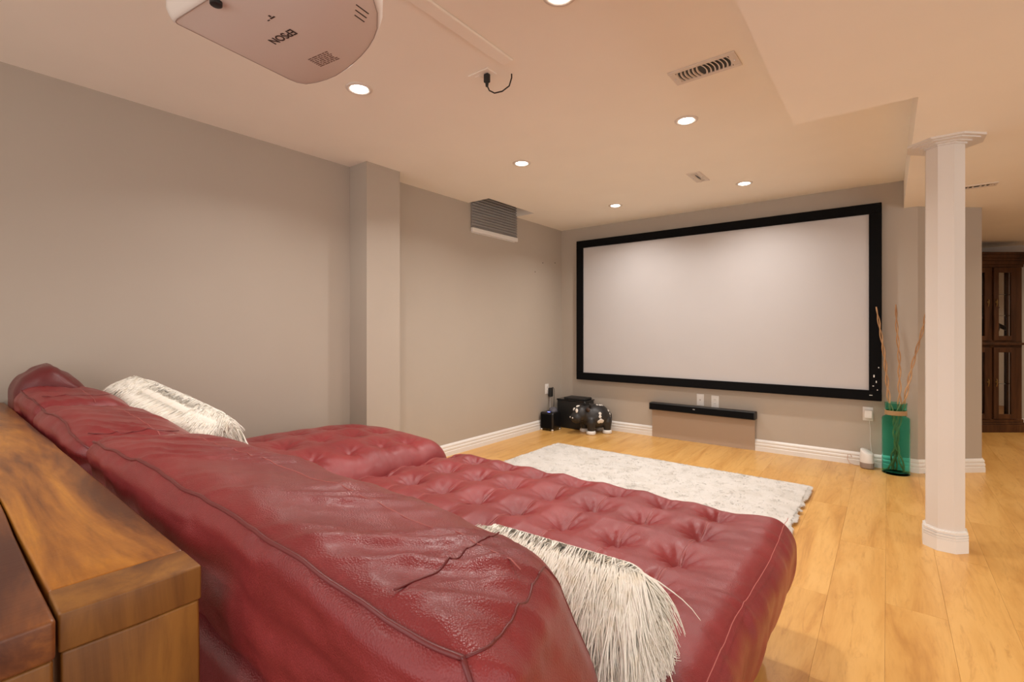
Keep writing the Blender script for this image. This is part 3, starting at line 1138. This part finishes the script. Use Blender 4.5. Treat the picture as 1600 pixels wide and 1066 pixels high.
def patch(pts, rr):
    mm = MB()
    for p, r_ in zip(pts, rr):
        q = Vector((p[0] / .150, p[1] / .124, p[2] / .118))
        q.normalize()
        c_ = Vector((q.x * .150 - .02, q.y * .124, q.z * .118 + .165))
        nrm = Vector((q.x / .150, q.y / .124, q.z / .118)).normalized()
        Mx = Matrix.Translation(c_ + nrm * .000) @ nrm.to_track_quat('Z', 'Y').to_matrix().to_4x4()
        mm.ball((0, 0, 0), (r_ * 1.4, r_ * 1.4, .004), 12, 6, Mx)
    mm.build('patch', M_cowwhite, cow, 180)


patch([(.01, .1, .035), (.012, .1, .01), (.005, .1, -.02), (-.008, .1, -.03), (.018, .1, -.032)], [.011, .011, .013, .014, .014])
patch([(-.10, .06, .05), (-.115, .06, .02), (-.115, .06, -.01), (-.10, .07, -.04)], [.010, .011, .011, .010])
patch([(-.05, .03, .1), (-.025, .035, .1), (0, .03, .1)], [.009, .01, .009])
patch([(.01, -.1, .03), (.0, -.1, .0), (-.02, -.1, -.02)], [.014, .016, .014])

# ---------------------------------------------------------------- recessed lights
LL = ['recessed ceiling light beside the projector', 'recessed ceiling light near the top edge, between the cable cover and dropped ceiling',
      'recessed ceiling light nearest the window, left of centre', 'recessed ceiling light next to the long vent',
      'recessed ceiling light above the left end of the screen', 'recessed ceiling light above the right end of the screen']
M_bezel = Mat('lamp_bezel', (.74, .66, .58), .35).m
cl0 = None
for (lx, ly), lab in zip(LAMPS, LL):
    if cl0 is None:
        cl0 = thing('ceiling_light', lab, 'light', (lx, ly, H), 0, 'recessed lights in the main ceiling')
        MB().lathe([(.040, -.001), (.045, -.006), (.057, -.007), (.063, -.003), (.064, 0)], 36, None, False).build('trim_ring', M_bezel, cl0, 60)
        MB().lathe([(.0, -.0105), (.026, -.010), (.038, -.006), (.041, -.001)], 32, None, False).build('lamp_lens', M_glow, cl0, 180)
    else:
        dup(cl0, (lx, ly, H), 0, lab)

# ---------------------------------------------------------------- ceiling registers
M_vent = Mat('vent_enamel', (.74, .66, .58), .35).m


def register(label, loc, w, d, n, rz, z=0):
    o = thing('ceiling_vent', label, 'vent', loc, rz)
    m = MB()
    bw = .030
    m.box(-w / 2, w / 2, -d / 2, -d / 2 + .022, -.006, 0, .002)
    m.box(-w / 2, w / 2, d / 2 - .022, d / 2, -.006, 0, .002)
    m.box(-w / 2, -w / 2 + bw, -d / 2 + .021, d / 2 - .021, -.006, 0, .002)
    m.box(w / 2 - bw, w / 2, -d / 2 + .021, d / 2 - .021, -.006, 0, .002)
    m.build('frame', M_vent, o)
    MB().box(-w / 2 + bw, w / 2 - bw, -d / 2 + .02, d / 2 - .02, -.0012, -.0004).build('duct_opening', M_slot, o)
    for sx in (-1, 1):
        MB().lathe([(.004, -.0075), (.004, -.0055)], 10, Matrix.Translation((sx * (w / 2 - bw * .5), 0, 0))).build('screw', M_chrome, o)
    span = w - 2 * bw
    for i in range(n):
        x = -span / 2 + span * (i + .5) / n
        sg = 1 if x < 0 else -1
        V, F = [], []
        for j, v_ in enumerate(np.linspace(-d / 2 + .022, d / 2 - .022, 8)):
            q = v_ / (d / 2)
            xx = x - sg * .020 * (1 - q * q) + sg * .010
            for (ox, oz) in ((-.0026, -.0058), (.0026, -.0058), (.0022 + sg * .003, -.001), (-.0022 + sg * .003, -.001)):
                V.append((xx + ox, v_, oz))
        for j in range(7):
            for q in range(4):
                a, b_ = j * 4 + q, j * 4 + (q + 1) % 4
                F.append((a, b_, b_ + 4, a + 4))
        sl = mesh_obj('slat', V, F, M_vent, o)
    return o


register('long white ceiling vent with curved slats', (-.655, 2.252, H), .29, .135, 13, R(-1))
register('small ceiling vent near the screen wall', (-1.155, 3.82, H), .10, .26, 6, R(0))
sv = register('flat vent under the dropped ceiling behind the column', (.47, 4.46, HS), .20, .10, 6, R(0))

# ---------------------------------------------------------------- ceiling raceway, outlet and plug
rw = MB().box(-1.345, -1.285, .75, 1.66, H - .012, H, .005).build('cable_raceway', M_ceiling)
tag(rw, 'flat paint-coloured cable cover running along the ceiling to the projector', 'cable cover')
co = thing('ceiling_outlet', 'ceiling outlet plate with a black plug, near the cable cover', 'outlet', (-1.478, 1.675, H))
MB().box(-.06, .06, -.036, .036, -.006, 0, .003).build('cover_plate', M_ceiling, co)
MB().box(-.035, -.008, -.016, .016, -.009, -.005, .002).build('receptacle', M_ceiling, co)
pg = thing('power_plug', 'black power plug with a short curled cord hanging from the ceiling outlet', 'plug', (-1.452, 1.675, H - .006))
pb = MB()
pb.box(-.013, .013, -.011, .011, -.040, 0, .005, 3)
pb.lathe([(.006, -.058), (.008, -.04)], 10)
pb.build('plug_body', M_blackmatt, pg, 50)
MB().tube([(0, 0, -.052), (.004, .012, -.072), (.02, .03, -.082), (.05, .05, -.075), (.075, .07, -.05), (.083, .078, -.012), (.083, .078, .006)], .0032, 8).build('cord', M_cord, pg, 180)

# ---------------------------------------------------------------- projector
prj = thing('projector', 'white ceiling-mounted projector with rounded front corners', 'projector', (-1.1475, .6205, 1.87), R(7.55))
M_proj = Mat('projector_shell', (.74, .66, .60), .35)
M_proj = M_proj.m


def proj_outline(ins=0.0):
    """plan outline: straight sides, bowed front with wide round corners"""
    pts = [(-.262, -.172), (-.262, .150), (-.258, .176), (-.242, .196), (-.205, .207), (-.16, .211), (-.118, .210), (-.065, .201), (-.017, .189), (.035, .173),
           (.083, .154), (.128, .131), (.166, .106), (.214, .060), (.245, .015), (.258, -.03), (.262, -.08), (.262, -.16), (.255, -.176), (.24, -.182), (-.24, -.182), (-.255, -.179)][::-1]
    return [(x_ * (1 - ins / .252), y_ * (1 - ins / .2)) for x_, y_ in pts]


PWD, PDP, PHT = .504, .346, .165
V, F = [], []
levels = [(0, .012), (.004, .005), (.014, .001), (.03, -.004), (.085, -.004), (.125, .004), (.150, .022), (.165, .06)]
for z, ins in levels:
    V += [(x_, y_, z) for x_, y_ in proj_outline(ins)]
n = len(proj_outline())
for j in range(len(levels) - 1):
    for i_ in range(n):
        a, b_ = j * n + i_, j * n + (i_ + 1) % n
        F.append((a, b_, b_ + n, a + n))
F.append(tuple(range(n - 1, -1, -1)))
F.append(tuple((len(levels) - 1) * n + i_ for i_ in range(n)))
mesh_obj('casing', V, F, M_proj, prj, 40)
# seam line between base plate and casing
ol = proj_outline(.0115)
MB().tube([(x_, y_, .0002) for x_, y_ in ol + ol[:1]], .0012, 5).build('base_seam', Mat('seam_shadow', (.35, .27, .22), .6).m, prj)
MB().lathe([(.062, 0), (.062, .05), (.052, .052), (.050, .02)], 28, Matrix.Translation((-.10, .160, .085)) @ Matrix.Rotation(R(-90), 4, 'X')).build('lens_ring', M_blackmatt, prj, 40)
MB().ball((-.10, .196, .085), (.046, .010, .046), 20, 10).build('lens', M_blackgloss, prj, 180)
MB().box(-.20, .20, -PDP / 2 - .001, -PDP / 2 + .012, .03, .12, .004).build('rear_panel', Mat('grey_panel', (.45, .40, .36), .5).m, prj)
sk = MB()
for i_ in range(5):
    sk.box(-.15 + i_ * .055, -.115 + i_ * .055, -PDP / 2 - .003, -PDP / 2, .05, .075)
sk.build('sockets', M_slot, prj)
for fx, fy in [(-.085, -.158), (.20, -.14)]:
    MB().lathe([(.010, -.010), (.013, -.008), (.013, .001)], 14, Matrix.Translation((fx, fy, 0))).build('foot', M_blackmatt, prj, 40)
gl = MB()
for i_ in range(3):
    gl.box(.150 + i_ * .016, .153 + i_ * .016, .035 - .012 * i_, .065 - .008 * i_, -.0006, .001)
for i_ in range(10):
    gl.box(.2625, .2665, -.165 + i_ * .010, -.160 + i_ * .010, .035, .10)
tag(gl.build('air_slots', M_slot, prj), kind='stuff')
M_print = Mat('grey_print', (.22, .15, .12), .6).m
M_printdark = Mat('dark_print', (.05, .03, .025), .6).m


def text(body, name, size, loc, rz, mat, parent):
    cu = bpy.data.curves.new(name, 'FONT')
    cu.body = body
    cu.size = size
    cu.align_x = 'CENTER'
    cu.align_y = 'CENTER'
    cu.extrude = .0003
    cu.offset = size * .018
    o = bpy.data.objects.new(name, cu)
    COL.objects.link(o)
    dg = bpy.context.evaluated_depsgraph_get()
    me = bpy.data.meshes.new_from_object(o.evaluated_get(dg))
    bpy.data.objects.remove(o)
    me.materials.clear()
    me.materials.append(mat)
    o = bpy.data.objects.new(name, me)
    COL.objects.link(o)
    o.parent = parent
    o.location = loc
    o.rotation_euler = (R(180), 0, rz)
    return o


text('EPSON', 'maker_name', .031, (-.075, .000, -.0006), R(180), M_printdark, prj)
lb = MB()
rr = random.Random(2)
for r_ in range(7):
    x_ = -.11
    while x_ < -.035:
        l_ = rr.uniform(.006, .02)
        lb.box(x_, min(x_ + l_, -.03), .140 - r_ * .0065, .1435 - r_ * .0065, -.0005, .0005)
        x_ += l_ + .003
for q in range(4):
    lb.box(.035 + q * .006, .039 + q * .006, -.125 - .003 * q, -.10, -.0005, .0005)
tag(lb.build('fine_print', M_print, prj), kind='stuff')
lb = MB()
lb.box(-.035, -.018, -.06, -.056, -.0005, .0005)
lb.box(-.030, -.024, -.068, -.062, -.0005, .0005)
lb.box(-.048, -.040, -.058, -.055, -.0005, .0005)
tag(lb.build('small_symbol', M_printdark, prj), kind='stuff')
# ceiling mount: plate, pole, bracket
MB().lathe([(.016, .16), (.016, H - 1.87 - .008)], 16).build('mount_pole', M_white, prj, 40)
MB().lathe([(.07, H - 1.87 - .012), (.07, H - 1.87)], 24).build('mount_plate', M_white, prj, 40)
MB().box(-.10, .10, -.08, .08, .164, .176, .003).build('mount_bracket', M_white, prj)

# ---------------------------------------------------------------- window blind
M_blind = Mat('grey_honeycomb', (.30, .285, .275), .8).m
bl = thing('cellular_blind', 'grey pleated cellular blind with white bottom rail over the small window', 'blind', (XL + .002, 3.665, 0))
hw = .345
V, F = [], []
zs = np.linspace(2.075, 2.53, 35)
for j, z in enumerate(zs):
    o_ = .024 if j % 2 else .008
    V += [(o_, -hw, z), (o_, hw, z)]
for j in range(len(zs) - 1):
    a = j * 2
    F.append((a, a + 1, a + 3, a + 2))
nb = len(V)
V += [(.004, -hw, zs[0]), (.004, hw, zs[0]), (.004, -hw, zs[-1]), (.004, hw, zs[-1])]
F.append((nb, nb + 2, nb + 3, nb + 1))
F += [tuple([nb] + [2 * j for j in range(len(zs))] + [nb + 2]), tuple([nb + 1] + [2 * j + 1 for j in range(len(zs))] + [nb + 3])]
fo_ = mesh_obj('pleated_fabric', V, F, M_blind, bl)
bm_fix(fo_)
MB().box(.0, .030, -hw - .004, hw + .004, 2.035, 2.076, .006, 2).build('bottom_rail', M_white, bl)
MB().box(.0, .045, -hw, hw, 2.525, 2.549, .004, 2).build('head_rail', M_white, bl)
nh = MB()
for y_, z_ in [(4.516, 1.874), (4.769, 1.901), (4.365, 1.758)]:
    nh.lathe([(.006, 0), (.006, .002)], 10, Matrix.Translation((XL, y_, z_)) @ Matrix.Rotation(R(90), 4, 'Y'))
nh.build('wall_anchor', M_slot, wl)

# ---------------------------------------------------------------- curio cabinet in the far room
cab = thing('curio_cabinet', 'dark walnut corner curio cabinet with glass doors in the far room', 'cabinet', (.883, 7.371, 0), R(37.944))


def px(p):
    return (p - 1547) * .007


cw = .345
m = MB()
m.prism([(-cw, 0), (cw, 0), (cw, .165), (-cw, .165)], .10, .135)
m.prism([(-cw, 0), (cw, 0), (cw, .165), (-cw, .165)], 1.80, 1.86)
m.box(-cw, -cw + .025, .135, .165, .135, 1.80)
m.box(cw - .025, cw, .135, .165, .135, 1.80)
m.box(-cw, -cw + .085, -.004, .02, .135, 1.80, .003)
m.box(cw - .085, cw, -.004, .02, .135, 1.80, .003)
m.box(-.022, .022, -.002, .02, .135, 1.80, .003)
m.box(-cw, cw, -.006, .03, .925, 1.005, .004)
m.build('carcass', M_cabinet, cab)
m = MB()
for (g, z0, z1) in [(.012, 1.80, 1.83), (.022, 1.83, 1.87), (.036, 1.87, 1.90), (.05, 1.90, 1.935), (.06, 1.935, 1.96)]:
    m.box(-cw - g, cw + g, -g, .2, z0, z1, .004)
m.build('crown_molding', M_cabinet, cab)
m = MB()
for (g, z0, z1) in [(.035, 0, .085), (.025, .085, .105), (.012, .105, .14)]:
    m.box(-cw - g, cw + g, -g, .18, z0, z1, .004)
m.build('plinth', M_cabinet, cab)
MB().box(-cw - .035, cw + .035, -.035, .03, .950, .975, .006).build('ledge', M_cabinet, cab)
MB().box(-cw + .018, cw - .018, .150, .160, .13, 1.80).build('mirror_back', M_mirror, cab)
for z in (.52, 1.27, 1.50):
    MB().box(-cw + .02, cw - .02, .022, .149, z, z + .007, .001).build('glass_shelf', M_glass, cab)
for sg in (-1, 1):
    MB().box(sg * (cw - .012) - .003, sg * (cw - .012) + .003, .018, .137, .134, 1.801).build('side_glass', M_glass, cab)
    for z0, z1 in ((.145, .925), (1.0, 1.795)):
        xa, xb = sorted((sg * .024, sg * .262))
        dr = MB()
        fwid = .052
        dr.box(xa, xa + fwid, -.022, 0, z0, z1, .003)
        dr.box(xb - fwid, xb, -.022, 0, z0, z1, .003)
        dr.box(xa + fwid, xb - fwid, -.022, 0, z0, z0 + .05, .003)
        dr.box(xa + fwid, xb - fwid, -.022, 0, z1 - .055, z1, .003)
        do = dr.build('door', M_cabinet, cab)
        MB().box(xa + fwid - .004, xb - fwid + .004, -.013, -.009, z0 + .046, z1 - .05).build('glass_pane', M_glass, do)
        zh = 1.42 if z0 > .9 else .55
        hx = sg * .045
        hd = MB()
        hd.lathe([(.012, 0), (.012, .003)], 10, Matrix.Translation((hx, -.022, zh)) @ Matrix.Rotation(R(90), 4, 'X'))
        hd.tube([(hx, -.024, zh + .03), (hx, -.034, zh + .022), (hx, -.036, zh - .01), (hx, -.026, zh - .05)], .004, 7)
        hd.build('handle', Mat('aged_brass', (.45, .30, .12), .35, 1.0).m, do)
M_bronze = Mat('dark_bronze', (.035, .028, .024), .35, .3).m


def cab_at(x_, y_, z_):
    a = R(37.944)
    return (.883 + x_ * math.cos(a) - y_ * math.sin(a), 7.371 + x_ * math.sin(a) + y_ * math.cos(a), z_)


# winged statuette, bowl, figures behind the doors
stt = thing('winged_statuette', 'dark winged statuette standing low behind the upper right glass door of the cabinet', 'figurine', cab_at(.12, .085, 1.006), R(38))
MB().lathe([(.05, 0), (.052, .01), (.035, .02), (.03, .05), (.045, .09), (.055, .14), (.035, .2), (.02, .235)], 16).build('body', M_bronze, stt, 60)
V, F = rbox(.16, .02, .05, .009, .02, 3)
V[:, 2] += .16 + -V[:, 0] * .45
V[:, 0] += .06
mesh_obj('wing', V, F, M_bronze, stt, 180)
MB().ball((-.01, -.01, .25), (.022, .02, .026), 12, 8).build('head', M_bronze, stt, 180)
bw_ = MB().lathe([(.02, 0), (.025, .006), (.012, .02), (.03, .05), (.055, .085), (.057, .09), (.052, .088), (.02, .05), (0.004, .045)], 20)
o = bw_.build('footed_bowl', M_bronze, None, 60)
o.location = cab_at(.115, .085, 1.2775)
tag(o, 'dark footed bowl on the middle glass shelf of the curio cabinet', 'bowl')
o = MB().lathe([(.03, 0), (.032, .008), (.012, .02), (.018, .06), (.026, .09), (.012, .12), (.016, .14), (.002, .155)], 16).build('figurine', M_bronze, None, 60)
o.location = cab_at(.07, .085, 1.5075)
tag(o, 'small dark figurine on the top glass shelf of the curio cabinet', 'figurine')
o = MB().lathe([(.045, 0), (.05, .01), (.03, .03), (.055, .10), (.06, .16), (.035, .22), (.04, .25)], 18).build('display_vase', M_bronze, None, 60)
o.location = cab_at(-.15, .085, 1.006)
tag(o, 'dark vase behind the upper left glass door of the cabinet', 'vase')
pl = MB().lathe([(.035, 0), (.055, .012), (.057, .016), (.035, .006)], 24)
o = pl.build('silver_plate', M_chrome, None, 60)
o.location = cab_at(-.14, .085, 1.2775)
tag(o, 'shiny silver dish on the middle shelf behind the upper left cabinet door', 'dish')
o = MB().lathe([(.03, 0), (.034, .01), (.028, .06), (.034, .12), (.030, .124), (.026, .06), (.02, .012)], 18).build('drinking_glass', M_chrome, None, 60)
o.location = cab_at(-.15, .085, .5275)
tag(o, 'shiny tumbler on the lower shelf of the curio cabinet', 'glass')
